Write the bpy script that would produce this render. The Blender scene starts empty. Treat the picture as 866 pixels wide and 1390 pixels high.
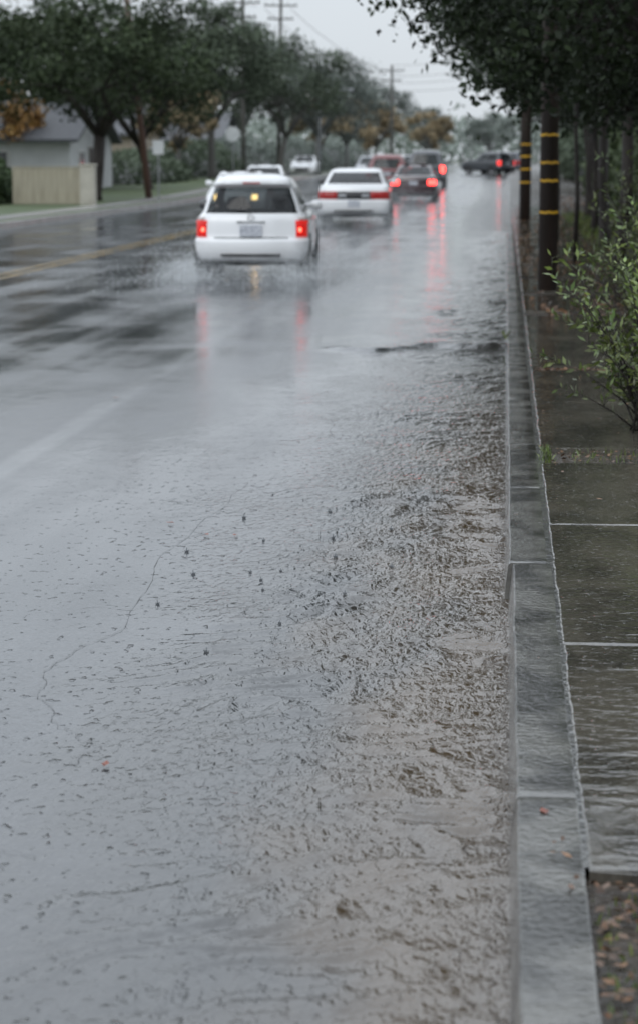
import bpy, math, random, bmesh
import numpy as np
from mathutils import Vector
random.seed(7); rng=np.random.default_rng(7)
S=bpy.context.scene; COL=S.collection
def sst(a,b,x):
    t=min(1,max(0,(x-a)/(b-a))); return t*t*(3-2*t)
def zg(y): return 0.5*sst(75,130,y)
# ---------------------------------------------------------------- materials
def mat(name,c1,c2=None,rough=.5,scale=5,metal=0,bump=0,bscale=None,coat=0,emit=0,ecol=None,stretch=None,tint=False,spec=.5,rough2=None,detail=4,dark_back=False,lo=.35,hi=.65):
    m=bpy.data.materials.new(name); m.use_nodes=True; nt=m.node_tree; N=nt.nodes; L=nt.links
    b=N['Principled BSDF']; b.inputs['Roughness'].default_value=rough; b.inputs['Metallic'].default_value=metal
    b.inputs['Coat Weight'].default_value=coat; b.inputs['Coat Roughness'].default_value=.06
    b.inputs['Specular IOR Level'].default_value=spec
    tc=N.new('ShaderNodeTexCoord'); mp=N.new('ShaderNodeMapping'); L.new(tc.outputs['Object'],mp.inputs[0])
    if stretch: mp.inputs['Scale'].default_value=stretch
    no=N.new('ShaderNodeTexNoise'); no.inputs['Scale'].default_value=scale; no.inputs['Detail'].default_value=detail; L.new(mp.outputs[0],no.inputs[0])
    rp=N.new('ShaderNodeMapRange'); rp.inputs[1].default_value=lo; rp.inputs[2].default_value=hi; L.new(no.outputs[0],rp.inputs[0])
    mx=N.new('ShaderNodeMix'); mx.data_type='RGBA'; L.new(rp.outputs[0],mx.inputs[0])
    c2=c2 or tuple(min(1,v*.85) for v in c1)
    mx.inputs[6].default_value=(*c1,1); mx.inputs[7].default_value=(*c2,1)
    out=mx.outputs[2]
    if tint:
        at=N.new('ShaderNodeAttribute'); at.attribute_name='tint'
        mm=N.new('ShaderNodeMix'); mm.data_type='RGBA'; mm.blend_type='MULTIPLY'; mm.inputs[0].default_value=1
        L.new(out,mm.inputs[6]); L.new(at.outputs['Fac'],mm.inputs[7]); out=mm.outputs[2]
    if dark_back:
        g=N.new('ShaderNodeNewGeometry'); mm=N.new('ShaderNodeMix'); mm.data_type='RGBA'; L.new(g.outputs['Backfacing'],mm.inputs[0])
        L.new(out,mm.inputs[6]); mm.inputs[7].default_value=(.02,.02,.022,1); out=mm.outputs[2]
    L.new(out,b.inputs['Base Color'])
    if rough2 is not None:
        r2=N.new('ShaderNodeMapRange'); r2.inputs[1].default_value=.4; r2.inputs[2].default_value=.6; r2.inputs[3].default_value=rough; r2.inputs[4].default_value=rough2
        n2=N.new('ShaderNodeTexNoise'); n2.inputs['Scale'].default_value=scale*.4; n2.inputs['Detail'].default_value=5; L.new(mp.outputs[0],n2.inputs[0]); L.new(n2.outputs[0],r2.inputs[0]); L.new(r2.outputs[0],b.inputs['Roughness'])
    if bump:
        bp=N.new('ShaderNodeBump'); bp.inputs['Distance'].default_value=bump; bp.inputs['Strength'].default_value=1
        n3=N.new('ShaderNodeTexNoise'); n3.inputs['Scale'].default_value=bscale or scale*4; n3.inputs['Detail'].default_value=5; L.new(mp.outputs[0],n3.inputs[0])
        L.new(n3.outputs[0],bp.inputs['Height']); L.new(bp.outputs[0],b.inputs['Normal'])
    if emit:
        b.inputs['Emission Color'].default_value=(*(ecol or c1),1); b.inputs['Emission Strength'].default_value=emit
    return m
def glassmat(name,tr=.45):
    m=bpy.data.materials.new(name); m.use_nodes=True; N=m.node_tree.nodes; L=m.node_tree.links
    b=N['Principled BSDF']; b.inputs['Base Color'].default_value=(.012,.014,.016,1); b.inputs['Roughness'].default_value=.06
    t=N.new('ShaderNodeBsdfTransparent'); t.inputs[0].default_value=(.75,.8,.8,1)
    mx=N.new('ShaderNodeMixShader'); no=N.new('ShaderNodeTexNoise'); no.inputs['Scale'].default_value=9
    rp=N.new('ShaderNodeMapRange'); rp.inputs[3].default_value=tr-.08; rp.inputs[4].default_value=tr+.08; L.new(no.outputs[0],rp.inputs[0])
    L.new(rp.outputs[0],mx.inputs[0]); L.new(b.outputs[0],mx.inputs[1]); L.new(t.outputs[0],mx.inputs[2]); L.new(mx.outputs[0],N['Material Output'].inputs[0])
    return m
def nodekit(m):
    N=m.node_tree.nodes; L=m.node_tree.links
    def math_(op,a,c=None,clamp=False):
        n=N.new('ShaderNodeMath'); n.operation=op; n.use_clamp=clamp
        for k,v in ((0,a),(1,c)):
            if v is None: continue
            if isinstance(v,(int,float)): n.inputs[k].default_value=v
            else: L.new(v,n.inputs[k])
        return n.outputs[0]
    def mr(v,a,b_,c=0,d=1,smooth=True):
        n=N.new('ShaderNodeMapRange'); n.interpolation_type='SMOOTHSTEP' if smooth else 'LINEAR'
        L.new(v,n.inputs[0])
        for k,q in zip((1,2,3,4),(a,b_,c,d)): n.inputs[k].default_value=q
        return n.outputs[0]
    tc=N.new('ShaderNodeTexCoord')
    def noise(sc,st=(1,1,1),det=4,rough=.5,dist=0,rz=0):
        mp=N.new('ShaderNodeMapping'); mp.inputs['Scale'].default_value=st; mp.inputs['Rotation'].default_value=(0,0,rz); L.new(tc.outputs['Object'],mp.inputs[0])
        n=N.new('ShaderNodeTexNoise'); n.inputs['Scale'].default_value=sc; n.inputs['Detail'].default_value=det; n.inputs['Roughness'].default_value=rough; n.inputs['Distortion'].default_value=dist; L.new(mp.outputs[0],n.inputs[0]); return n.outputs[0]
    def mixc(fac,a,b):
        mx=N.new('ShaderNodeMix'); mx.data_type='RGBA'; L.new(fac,mx.inputs[0])
        for k,v in ((6,a),(7,b)):
            if isinstance(v,tuple): mx.inputs[k].default_value=(*v,1)
            else: L.new(v,mx.inputs[k])
        return mx.outputs[2]
    sp=N.new('ShaderNodeSeparateXYZ'); L.new(tc.outputs['Object'],sp.inputs[0])
    return N,L,math_,mr,noise,mixc,sp
def wet_road(name='wet_asphalt'):
    m=bpy.data.materials.new(name); m.use_nodes=True
    N,L,math_,mr,noise,mixc,sp=nodekit(m)
    b=N['Principled BSDF']; b.inputs['IOR'].default_value=2.0
    X,Y=sp.outputs[0],sp.outputs[1]
    grit=noise(90,det=2)
    wob=math_('MULTIPLY',math_('SUBTRACT',noise(2.2,(1,.5,1),5),.5),1.3)
    xb=math_('ADD',X,wob)
    near=mr(Y,8,20,1,.12)
    brown=math_('MULTIPLY',mr(xb,-.8,-.1),near)
    c=mixc(mr(grit,.35,.65),(.042,.045,.050),(.078,.082,.090))
    c=mixc(mr(xb,-1.5,-.8),c,(.034,.035,.036))
    dx=math_('ABSOLUTE',math_('SUBTRACT',math_('ADD',X,math_('MULTIPLY',math_('SUBTRACT',noise(1.2,(1,.6,1),3),.5),.1)),-2.72))
    lane=math_('MULTIPLY',mr(dx,.03,.12,1,0),mr(noise(2.5,(1,.25,1),4),.3,.55,.45,1))
    c=mixc(math_('MULTIPLY',lane,.5),c,(.20,.205,.21))
    c=mixc(brown,c,(.078,.053,.031))
    L.new(c,b.inputs['Base Color'])
    st=noise(.9,(1,.5,1),6,.55,.3)
    track=noise(1.6,(1,.03,1),3)
    r=math_('ADD',mr(st,.35,.65,.03,.14),mr(track,.38,.62,0,.08))
    r=math_('MULTIPLY',r,mr(X,-1.6,-1.0,1,.1))
    r=math_('ADD',r,.035)
    L.new(r,b.inputs['Roughness'])
    chop=noise(24,(1.5,.75,1),3,.5,.6,.55)
    chopw=math_('MAXIMUM',math_('MULTIPLY',mr(xb,-1.8,-.25,.05,1),mr(Y,8,20,1,.4)),mr(Y,9.5,4.5,.04,.42))
    film=noise(7,(1,.5,1),5,.6)
    pock=mr(noise(30,(1,.6,1),2,.4),.64,.74)
    pockw=math_('MULTIPLY',mr(X,-2.7,-1.2,.0,1),mr(Y,8,16,1,.3))
    h=math_('MULTIPLY',math_('MULTIPLY',chop,chopw),.0115)
    h=math_('ADD',h,math_('MULTIPLY',grit,.00012))
    h=math_('ADD',h,math_('MULTIPLY',film,.0018))
    h=math_('ADD',h,math_('MULTIPLY',math_('MULTIPLY',pock,pockw),.0055))
    bp=N.new('ShaderNodeBump'); bp.inputs['Strength'].default_value=1; bp.inputs['Distance'].default_value=1
    L.new(h,bp.inputs['Height']); L.new(bp.outputs[0],b.inputs['Normal'])
    return m
def wet_slab():
    m=bpy.data.materials.new('wet_pavement_concrete'); m.use_nodes=True
    N,L,math_,mr,noise,mixc,sp=nodekit(m)
    b=N['Principled BSDF']; b.inputs['IOR'].default_value=1.9
    stain=noise(2.6,(1,.6,1),7,.6,.3); fine=noise(75,det=4,rough=.7)
    c=mixc(mr(stain,.38,.62),(.082,.072,.056),(.030,.027,.022)); c=mixc(math_('MULTIPLY',mr(fine,.42,.6),.4),c,(.12,.11,.09)); L.new(c,b.inputs['Base Color'])
    pud=mr(noise(1.9,(1,.5,1),6,.6),.40,.50)
    L.new(mr(pud,0,1,.12,.01),b.inputs['Roughness'])
    rip=noise(12,(.7,1.4,1),3,.5,.4)
    h=math_('MULTIPLY',math_('MULTIPLY',rip,pud),.0048)
    h=math_('ADD',h,math_('MULTIPLY',math_('MULTIPLY',fine,math_('SUBTRACT',1.0,pud)),.0014))
    h=math_('ADD',h,math_('MULTIPLY',mr(noise(40,det=1),.66,.74),.002))
    bp=N.new('ShaderNodeBump'); bp.inputs['Distance'].default_value=1; L.new(h,bp.inputs['Height']); L.new(bp.outputs[0],b.inputs['Normal'])
    return m
M={}
M['road']=wet_road(); M['slab']=wet_slab()
M['wht']=mat('worn_white_paint',(.20,.205,.21),(.09,.093,.098),.12,3,bump=.002,bscale=30)
M['grass']=mat('wet_grass',(.05,.085,.028),(.085,.105,.045),.7,1.2,bump=.03,bscale=20)
M['ground']=mat('earth_ground',(.05,.055,.03),(.08,.07,.045),.8,.3,bump=.02)
M['soil']=mat('wet_soil',(.020,.015,.011),(.045,.032,.020),.4,6,bump=.02,bscale=30,rough2=.15)
M['film']=mat('standing_water_film',(.08,.08,.077),(.11,.108,.102),.03,8,bump=.008,bscale=22,spec=1)
M['conc']=mat('wet_kerb_concrete',(.13,.126,.115),(.036,.035,.032),.02,4,bump=.0032,bscale=50,rough2=.18,detail=12,lo=.43,hi=.57,spec=1)
M['walk']=mat('far_pavement',(.36,.355,.34),(.28,.275,.265),.25,2,bump=.003)
M['yel']=mat('worn_yellow_paint',(.42,.26,.05),(.12,.10,.07),.2,3,bump=.002,bscale=60)
M['redk']=mat('red_kerb_paint',(.35,.05,.04),(.2,.05,.04),.3,3)
M['bark']=mat('wet_bark',(.02,.016,.014),(.038,.032,.027),.6,6,bump=.02,bscale=25,stretch=(1,1,.3),spec=.3)
M['bark2']=mat('haze_paled_bark',(.07,.068,.062),(.10,.096,.088),.8,6)  # distance haze painted into the bark colour, here and in the next one
M['bark3']=mat('far_haze_paled_bark',(.15,.155,.15),(.18,.185,.18),.9,6)
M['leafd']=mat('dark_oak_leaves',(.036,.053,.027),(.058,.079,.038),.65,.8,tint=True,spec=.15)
M['leafd2']=mat('haze_paled_oak_leaves',(.08,.102,.07),(.102,.126,.088),.8,.8,tint=True,spec=.15)  # rain haze put into the leaf colour as paler greens, two distance steps
M['leafd3']=mat('far_haze_paled_leaves',(.165,.19,.17),(.20,.225,.202),.9,.8,tint=True,spec=.15)
M['leafr']=mat('shade_tree_leaves',(.014,.025,.010),(.030,.048,.016),.55,2,tint=True,spec=.25)
M['leafy']=mat('autumn_leaves',(.32,.16,.04),(.40,.25,.08),.6,2,tint=True)
M['leafy2']=mat('haze_paled_autumn_leaves',(.28,.21,.12),(.32,.26,.16),.8,2,tint=True)  # autumn tones paled, the haze sits in the colour
M['leafb']=mat('shrub_leaves',(.085,.145,.03),(.165,.195,.05),.35,6,tint=True)
M['leafg']=mat('hedge_leaves',(.035,.058,.025),(.055,.08,.035),.6,2,tint=True,spec=.3)
M['leafg2']=mat('light_hedge_leaves',(.075,.105,.05),(.11,.14,.07),.6,2,tint=True,spec=.3)
M['litter']=mat('fallen_leaves',(.11,.05,.022),(.19,.10,.045),.35,8,tint=True)
M['red_leaf']=mat('red_fallen_leaf',(.22,.05,.02),(.12,.03,.015),.3,30)
M['pole']=mat('utility_pole_wood',(.024,.018,.015),(.045,.03,.024),.5,5,bump=.006,bscale=20,stretch=(1,1,.15))
M['poler']=mat('reddish_pole_wood',(.13,.07,.05),(.085,.05,.04),.6,5,bump=.006,bscale=20,stretch=(1,1,.15))
M['yband']=mat('yellow_reflector_band',(.70,.40,.02),(.5,.28,.02),.35,10)
M['metal']=mat('galvanised_metal',(.35,.36,.37),(.25,.26,.27),.35,6,metal=.6)
M['sign']=mat('pale_sign_face',(.6,.62,.62),(.5,.52,.52),.35,5)
M['wire']=mat('black_wire',(.06,.06,.06),(.08,.08,.08),.5,3)
M['wall']=mat('pale_stucco',(.52,.53,.535),(.46,.47,.475),.8,1.5,bump=.005)
M['wall2']=mat('beige_stucco',(.36,.31,.25),(.30,.26,.21),.8,1.5,bump=.005)
M['roof']=mat('dark_shingle',(.07,.073,.08),(.10,.104,.112),.6,8,bump=.01,stretch=(1,.3,3))
M['fence']=mat('beige_fence_boards',(.38,.345,.26),(.28,.255,.19),.7,3,stretch=(4,4,.4))
M['pier']=mat('painted_block_pier',(.44,.42,.36),(.36,.34,.29),.7,3)
M['win']=mat('window_glass',(.03,.035,.04),(.05,.055,.06),.1,3)
M['trim']=mat('white_trim',(.6,.6,.58),(.5,.5,.48),.5,3)
M['white']=mat('white_car_paint',(.82,.83,.84),(.78,.79,.80),.28,1,coat=.8,dark_back=True)
M['black']=mat('black_plastic',(.02,.02,.022),(.035,.035,.037),.4,9)
M['tyre']=mat('wet_tyre_rubber',(.018,.018,.018),(.03,.03,.03),.4,12)
M['rim']=mat('alloy_rim',(.4,.4,.41),(.3,.3,.31),.3,4,metal=.8)
M['plate']=mat('plate_white',(.6,.62,.66),(.35,.37,.42),.4,28)
M['seat']=mat('dark_seat_fabric',(.03,.03,.033),(.05,.05,.052),.8,12)
M['brake']=mat('lit_brake_lamp',(.42,.008,.008),(.24,.004,.004),.25,14,emit=.42,ecol=(1,.03,.02),spec=.3)
M['bulb']=mat('glowing_lamp_bulb',(.7,.05,.03),(.6,.04,.02),.2,10,emit=6,ecol=(1,.10,.06))
M['brake2']=mat('bright_brake_lamp',(.5,.01,.01),(.35,.008,.008),.2,12,emit=7,ecol=(1,.05,.04),spec=.3)
M['brake3']=mat('far_brake_lamp',(.5,.01,.01),(.35,.008,.008),.2,12,emit=1.6,ecol=(1,.05,.04),spec=.3)
M['tail']=mat('dim_tail_lamp',(.30,.008,.008),(.16,.006,.006),.15,12,emit=.08,ecol=(1,.03,.02))
M['clear']=mat('clear_reversing_lens',(.55,.50,.48),(.45,.38,.36),.15,10)
M['head']=mat('lit_headlamp',(.9,.85,.7),(.8,.75,.6),.2,10,emit=22,ecol=(1,.62,.22))
M['lampoff']=mat('clear_headlamp',(.5,.52,.54),(.4,.42,.44),.15,10)
M['glass']=glassmat('tinted_car_glass',.34)
M['splash']=mat('splash_water',(.16,.17,.18),(.24,.25,.26),.05,20)
M['spray']=mat('fine_spray_droplets',(.8,.83,.85),(.7,.73,.75),.3,20)
M['edge_line']=mat('dark_water_edge',(.012,.012,.014),(.03,.03,.032),.2,12)  # dark line colour for the edge of the water sheet
def paint(name,c): return mat(name,c,tuple(v*.85 for v in c),.28,1,coat=.8,dark_back=True)
# ---------------------------------------------------------------- mesh helpers
def mesh(name,v,f,ms,smooth=False,fm=None):
    me=bpy.data.meshes.new(name); me.from_pydata([tuple(p) for p in v],[],[tuple(q) for q in f])
    for m in (ms if isinstance(ms,(list,tuple)) else [ms]): me.materials.append(m)
    if smooth: me.polygons.foreach_set('use_smooth',[True]*len(me.polygons))
    me.update(); return me
def obj(name,me,parent=None,loc=(0,0,0),rot=(0,0,0),scale=(1,1,1),**kw):
    o=bpy.data.objects.new(name,me); COL.objects.link(o); o.location=loc; o.rotation_euler=rot; o.scale=scale
    if parent: o.parent=parent
    for k,v in kw.items(): o[k]=v
    return o
def box(v,f,x0,x1,y0,y1,z0,z1):
    b=len(v); v+= [(x0,y0,z0),(x1,y0,z0),(x1,y1,z0),(x0,y1,z0),(x0,y0,z1),(x1,y0,z1),(x1,y1,z1),(x0,y1,z1)]
    f+=[(b,b+3,b+2,b+1),(b+4,b+5,b+6,b+7),(b,b+1,b+5,b+4),(b+1,b+2,b+6,b+5),(b+2,b+3,b+7,b+6),(b+3,b,b+4,b+7)]
def boxobj(name,dims,m,parent=None,bev=0,**kw):
    v=[];f=[]; box(v,f,*dims); o=obj(name,mesh(name,v,f,m),parent,**kw)
    if bev:
        md=o.modifiers.new('b','BEVEL'); md.width=bev; md.segments=2
    return o
def tube(v,f,pts,rad,n=8):
    pts=[Vector(p) for p in pts]; base=len(v); up=Vector((.13,.21,1)).normalized()
    for i,p in enumerate(pts):
        d=(pts[min(i+1,len(pts)-1)]-pts[max(i-1,0)]).normalized()
        a=d.cross(up if abs(d.dot(up))<.95 else Vector((1,0,0))).normalized(); b=d.cross(a)
        for k in range(n):
            t=2*math.pi*k/n; v.append(tuple(p+(a*math.cos(t)+b*math.sin(t))*rad[i]))
    for i in range(len(pts)-1):
        for k in range(n):
            k2=(k+1)%n; f.append((base+i*n+k,base+i*n+k2,base+(i+1)*n+k2,base+(i+1)*n+k))
    f.append(tuple(base+k for k in range(n))[::-1]); f.append(tuple(base+(len(pts)-1)*n+k for k in range(n)))
def sheet(name,xs,ys,z,m,**kw):
    v=[(x,y,z+zg(y)) for y in ys for x in xs]; n=len(xs)
    f=[(j*n+i,j*n+i+1,(j+1)*n+i+1,(j+1)*n+i) for j in range(len(ys)-1) for i in range(n-1)]
    return obj(name,mesh(name,v,f,m,True),kind='structure',**kw)
def vnoise(x,y,seed=0):
    T=np.random.default_rng(seed).random((256,256)); xi=np.floor(x).astype(int); yi=np.floor(y).astype(int)
    fx=x-xi; fy=y-yi; fx=fx*fx*(3-2*fx); fy=fy*fy*(3-2*fy)
    a=T[xi%256,yi%256]; b=T[(xi+1)%256,yi%256]; c=T[xi%256,(yi+1)%256]; d=T[(xi+1)%256,(yi+1)%256]
    return (a*(1-fx)+b*fx)*(1-fy)+(c*(1-fx)+d*fx)*fy
def quads_mesh(name,V,tint,m,smooth=False):
    n=V.shape[0]; me=bpy.data.meshes.new(name); me.vertices.add(n*4); me.vertices.foreach_set('co',V.reshape(-1))
    me.loops.add(n*4); me.loops.foreach_set('vertex_index',np.arange(n*4)); me.polygons.add(n)
    me.polygons.foreach_set('loop_start',np.arange(n)*4); me.polygons.foreach_set('loop_total',np.full(n,4))
    me.materials.append(m); at=me.attributes.new('tint','FLOAT','POINT'); at.data.foreach_set('value',np.repeat(tint,4))
    me.update(); me.validate(); return me
def leaves(c,size,asp=.55,flat=0):
    n=len(c); d=rng.normal(size=(n,3)); 
    if flat: d[:,2]*=1-flat
    d/=np.linalg.norm(d,axis=1)[:,None]
    e=rng.normal(size=(n,3)); 
    if flat: e[:,2]*=1-flat
    e-= (e*d).sum(1)[:,None]*d; e/=np.linalg.norm(e,axis=1)[:,None]
    s=(size*(.6+.8*rng.random(n)))[:,None]
    return np.stack([c-d*s,c+e*s*asp-d*s*.1,c+d*s,c-e*s*asp-d*s*.1],1)
# ---------------------------------------------------------------- world, sun, camera
w=bpy.data.worlds.new('World'); S.world=w; w.use_nodes=True; N=w.node_tree.nodes; L=w.node_tree.links
sky=N.new('ShaderNodeTexSky'); sky.sky_type='NISHITA'; sky.sun_disc=False; sky.sun_elevation=math.radians(38); sky.sun_rotation=math.radians(200)
hs=N.new('ShaderNodeHueSaturation'); hs.inputs['Saturation'].default_value=.3; L.new(sky.outputs[0],hs.inputs['Color'])
tc=N.new('ShaderNodeTexCoord'); sx=N.new('ShaderNodeSeparateXYZ'); L.new(tc.outputs['Generated'],sx.inputs[0])
cr_=N.new('ShaderNodeMapRange'); cr_.inputs[1].default_value=0.04; cr_.inputs[2].default_value=.6; cr_.inputs[3].default_value=0; cr_.inputs[4].default_value=1; L.new(sx.outputs[2],cr_.inputs[0])
ov=N.new('ShaderNodeMix'); ov.data_type='RGBA'; L.new(cr_.outputs[0],ov.inputs[0]); ov.inputs[6].default_value=(6.9,7.45,8.0,1); ov.inputs[7].default_value=(14.0,15.2,16.6,1)
cl=N.new('ShaderNodeTexNoise'); cl.inputs['Scale'].default_value=3; cl.inputs['Detail'].default_value=4; L.new(tc.outputs['Generated'],cl.inputs[0])
cm_=N.new('ShaderNodeMapRange'); cm_.inputs[3].default_value=.88; cm_.inputs[4].default_value=1.12; L.new(cl.outputs[0],cm_.inputs[0])
vm=N.new('ShaderNodeVectorMath'); vm.operation='SCALE'; L.new(ov.outputs[2],vm.inputs[0]); L.new(cm_.outputs[0],vm.inputs['Scale'])
mx=N.new('ShaderNodeMix'); mx.data_type='RGBA'; mx.inputs[0].default_value=.88; L.new(hs.outputs[0],mx.inputs[6]); L.new(vm.outputs[0],mx.inputs[7])
bg=N['Background']; L.new(mx.outputs[2],bg.inputs[0]); bg.inputs[1].default_value=.1
sun=bpy.data.lights.new('Sun','SUN'); sun.energy=.5; sun.angle=math.radians(30); sun.color=(1,.97,.93)
so=bpy.data.objects.new('overcast_sun',sun); COL.objects.link(so); so.rotation_euler=(math.radians(52),0,math.radians(-20))
S.view_settings.view_transform='Standard'; S.view_settings.look='None'; S.view_settings.exposure=0
cam=bpy.data.cameras.new('Camera'); co=bpy.data.objects.new('Camera',cam); COL.objects.link(co); S.camera=co
co.location=(0,0,1.68); co.rotation_euler=(math.radians(90-9.38),0,math.radians(4.94))
cam.sensor_fit='VERTICAL'; cam.sensor_height=36; cam.sensor_width=36; cam.lens=75.1; cam.clip_end=3000
cam.dof.use_dof=True; cam.dof.focus_distance=8.2; cam.dof.aperture_fstop=3.8
# ---------------------------------------------------------------- setting
ysl=[-10,0,5,10,20,30,40,50,60,70]+list(range(75,132,3))+[140,170,220,300,450,700]
sheet('ground',[-900,-300,-60,-12,2,60,300,900],[-60]+ysl+[900,1600],-.06,M['ground'])
sheet('road',[-12.2,-9,-6,-3,-1,.04],ysl,0,M['road'])
sheet('left_verge',[-60,-40,-20,-13.9],ysl,.13,M['grass'])
sheet('left_grass_strip',[-12.9,-12.6,-12.42],ysl,.134,M['grass'])
sheet('left_pavement',[-13.9,-12.9],ysl,.145,M['walk'])
sheet('parkway_soil',[.15,1,3,12,60],ysl,.125,M['soil'])
v=[];f=[]
for j,y in enumerate(ysl):
    z=zg(y); v+=[(-12.2,y,z-.02),(-12.22,y,z+.14),(-12.42,y,z+.15),(-12.42,y,z-.02)]
    if j: 
        for k in range(3): a=(j-1)*4+k; f.append((a,a+1,a+5,a+4))
obj('left_kerb',mesh('left_kerb',v,f,M['walk']),kind='structure')
v=[];f=[]; box(v,f,-12.425,-12.19,36,49,0,.155); obj('red_kerb_paint',mesh('rk',v,f,M['redk']),kind='structure')
for k,(x,wd) in enumerate(((-7.45,.11),(-7.2,.11))):
    sheet('yellow_centre_line',[x,x+wd],ysl,.003,M['yel'])
for y in range(8,200,12):
    sheet('white_lane_dash',[-4.98,-4.87],[y+9,y+10,y+12],.003,M['wht'])
# gutter water
ys=[3.0]
while ys[-1]<56: ys.append(ys[-1]+.011*max(1,ys[-1]/7)**1.25)
ys=np.array(ys); xs=np.linspace(-1.75,.036,165); XX,YY=np.meshgrid(xs,ys)
def ssn(a,b,x): t=np.clip((x-a)/(b-a),0,1); return t*t*(3-2*t)
wx=XX+.08*(vnoise(XX*5,YY*3,1)-.5)*2; wy=YY+.14*(vnoise(XX*4,YY*4,2)-.5)*2
ca,sa=math.cos(.7),math.sin(.7); U=wx*ca+wy*sa; V_=-wx*sa+wy*ca
r1=1-np.abs(2*vnoise(U*4,V_*12,3)-1); r2=1-np.abs(2*vnoise(U*9+9,V_*21,4)-1)
lump=vnoise(XX*3,YY*1.5,6); lump2=vnoise(XX*1.3+7,YY*.8,9)
side=ssn(-1.2,-.02,XX+.7*(lump-.5))
amp=.0165*side*(.45+1.0*lump)*(.6+.8*lump2)*(1-.6*ssn(8,17,YY))+.0007
h=amp*(r1**1.7*1.0+r2**1.3*.45-.6)
by=19.6+.25*np.sin(XX*7)+.3*(vnoise(XX*4,YY*0+3,12)-.5)+XX*.5
br=np.exp(-((YY-by)/.16)**2)*ssn(-1.72,-1.3,XX)
h+=br*(.03+.03*(vnoise(XX*9,YY*7,8)-.4))
edge=ssn(-1.75,-1.45,XX)*ssn(56,46,YY)
Z=.004+h*edge+.006*ssn(-.8,0,XX)*edge
P=np.stack([XX,YY,Z],-1).reshape(-1,3); nx=len(xs); ny=len(ys)
idx=(np.arange(ny-1)[:,None]*nx+np.arange(nx-1)[None,:]).reshape(-1)
F=np.stack([idx,idx+1,idx+nx+1,idx+nx],1)
me=bpy.data.meshes.new('gutter_water'); me.vertices.add(len(P)); me.vertices.foreach_set('co',P.reshape(-1)); me.loops.add(F.size); me.loops.foreach_set('vertex_index',F.reshape(-1)); me.polygons.add(len(F)); me.polygons.foreach_set('loop_start',np.arange(len(F))*4); me.polygons.foreach_set('loop_total',np.full(len(F),4)); me.polygons.foreach_set('use_smooth',np.ones(len(F),bool)); me.materials.append(M['road']); me.update()
obj('gutter_water',me,kind='structure')
def zwater(x,y):
    if x<-1.75 or y>55: return .004
    j=int(np.searchsorted(ys,y)); i=int(np.clip((x+1.75)/(1.786)*164,0,164)); return float(Z[min(j,ny-1),i])
# kerb
prof=[(.028,-.02),(.034,.06),(.044,.140),(.046,.149),(.052,.154),(.09,.1545),(.14,.155),(.184,.155),(.190,.152),(.191,-.02)]
v=[];f=[]
segs=[(2.6,5.03),(5.036,8.08)]; y=8.090
while y<60: l=random.choice([1.55,1.9,2.6]); segs.append((y,y+l)); y+=l+.008
segs.append((y,130)); segs.append((130,400))
for s,(a,b) in enumerate(segs):
    off=0 if b<8.085 else -.014; off+=random.uniform(-.0012,.0012); dz=random.uniform(-.001,.001)
    if s<2: off=0; dz=0
    n=max(2,int((b-a)/.02)) if b<30 else 14
    base=len(v); K=len(prof); ww=0
    for j in range(n+1):
        yy=a+(b-a)*j/n; ww=ww*.85+random.uniform(-.0009,.0009)
        chip=.004 if (b<30 and random.random()<.02) else 0
        for k,(px,pz) in enumerate(prof):
            q=(.001*math.sin(yy*5+s)+ww+random.uniform(-.0006,.0006)) if b<30 else 0
            e=.004 if (j in(0,n) and 2<k<9) else 0
            if chip and k in(3,4): e+=chip
            v.append((px+off+(q if k in(2,3,4,7,8) else 0),yy,pz+dz+zg(yy)+(q*.3 if k>1 else 0)-e))
    for j in range(n):
        for k in range(K-1): p=base+j*K+k; f.append((p,p+1,p+K+1,p+K)[::-1])
    f.append(tuple(base+k for k in range(K))); f.append(tuple(base+n*K+k for k in range(K))[::-1])
me=mesh('right_kerb',v,f,M['conc'],True); me.set_sharp_from_angle(angle=math.radians(35)); obj('right_kerb',me,kind='structure')
sheet('kerb_joint_water',[.14,.214],[4.52,6,8,10.6,11.7,15,18,21.5,40,70],.1505,M['film'])
# pavement slabs
v=[];f=[]
sl=[(4.5,6.7),(6.705,8.97),(8.975,10.85),(11.4,13.6),(13.605,15.7),(16.0,18.6),(18.605,21.2)]
y=21.9
while y<70: sl.append((y,y+2.6)); y+=3.3
for a,b in sl:
    n=max(3,int((b-a)/.02)); base=len(v); xr=[0,.005,.3,.7,1.25]
    tz=random.uniform(-.0007,.0007); jj=0
    for j in range(n+1):
        yy=a+(b-a)*j/n; jj=jj*.85+random.uniform(-.0016,.002); jag=jj+.002*math.sin(yy*7)
        for k,dx in enumerate(xr):
            ey=random.uniform(-.0015,.0015) if j in(0,n) else 0
            v.append((.200+dx+(jag if k<2 else 0),yy+ey,.154+tz-(.003 if k==0 else 0)-(.003 if j in(0,n) else 0)))
        v.append((.200+jag,yy,.08)) 
    K=6
    for j in range(n):
        for k in range(4): p=base+j*K+k; f.append((p,p+1,p+K+1,p+K))
        p=base+j*K; f.append((p,p+K,p+K+5,p+5))
    for j in(0,n):
        q=len(v); v+= [(.2,(a,b)[j>0],.08),(1.45,(a,b)[j>0],.08)]; p=base+j*K; f.append((q,q+1,p+4,p+3,p+2,p+1,p))
obj('right_pavement',mesh('right_pavement',v,f,M['slab']),kind='structure')
def scatter(n,x0,x1,y0,y1,z,size,dens=1):
    c=np.stack([x0+(x1-x0)*rng.random(n),y0+(y1-y0)*rng.random(n)**dens,np.full(n,z)+rng.random(n)*.012],1)
    c[:,2]+=np.array([zg(q) for q in c[:,1]])
    return leaves(c,size,.5,.85)
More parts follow.
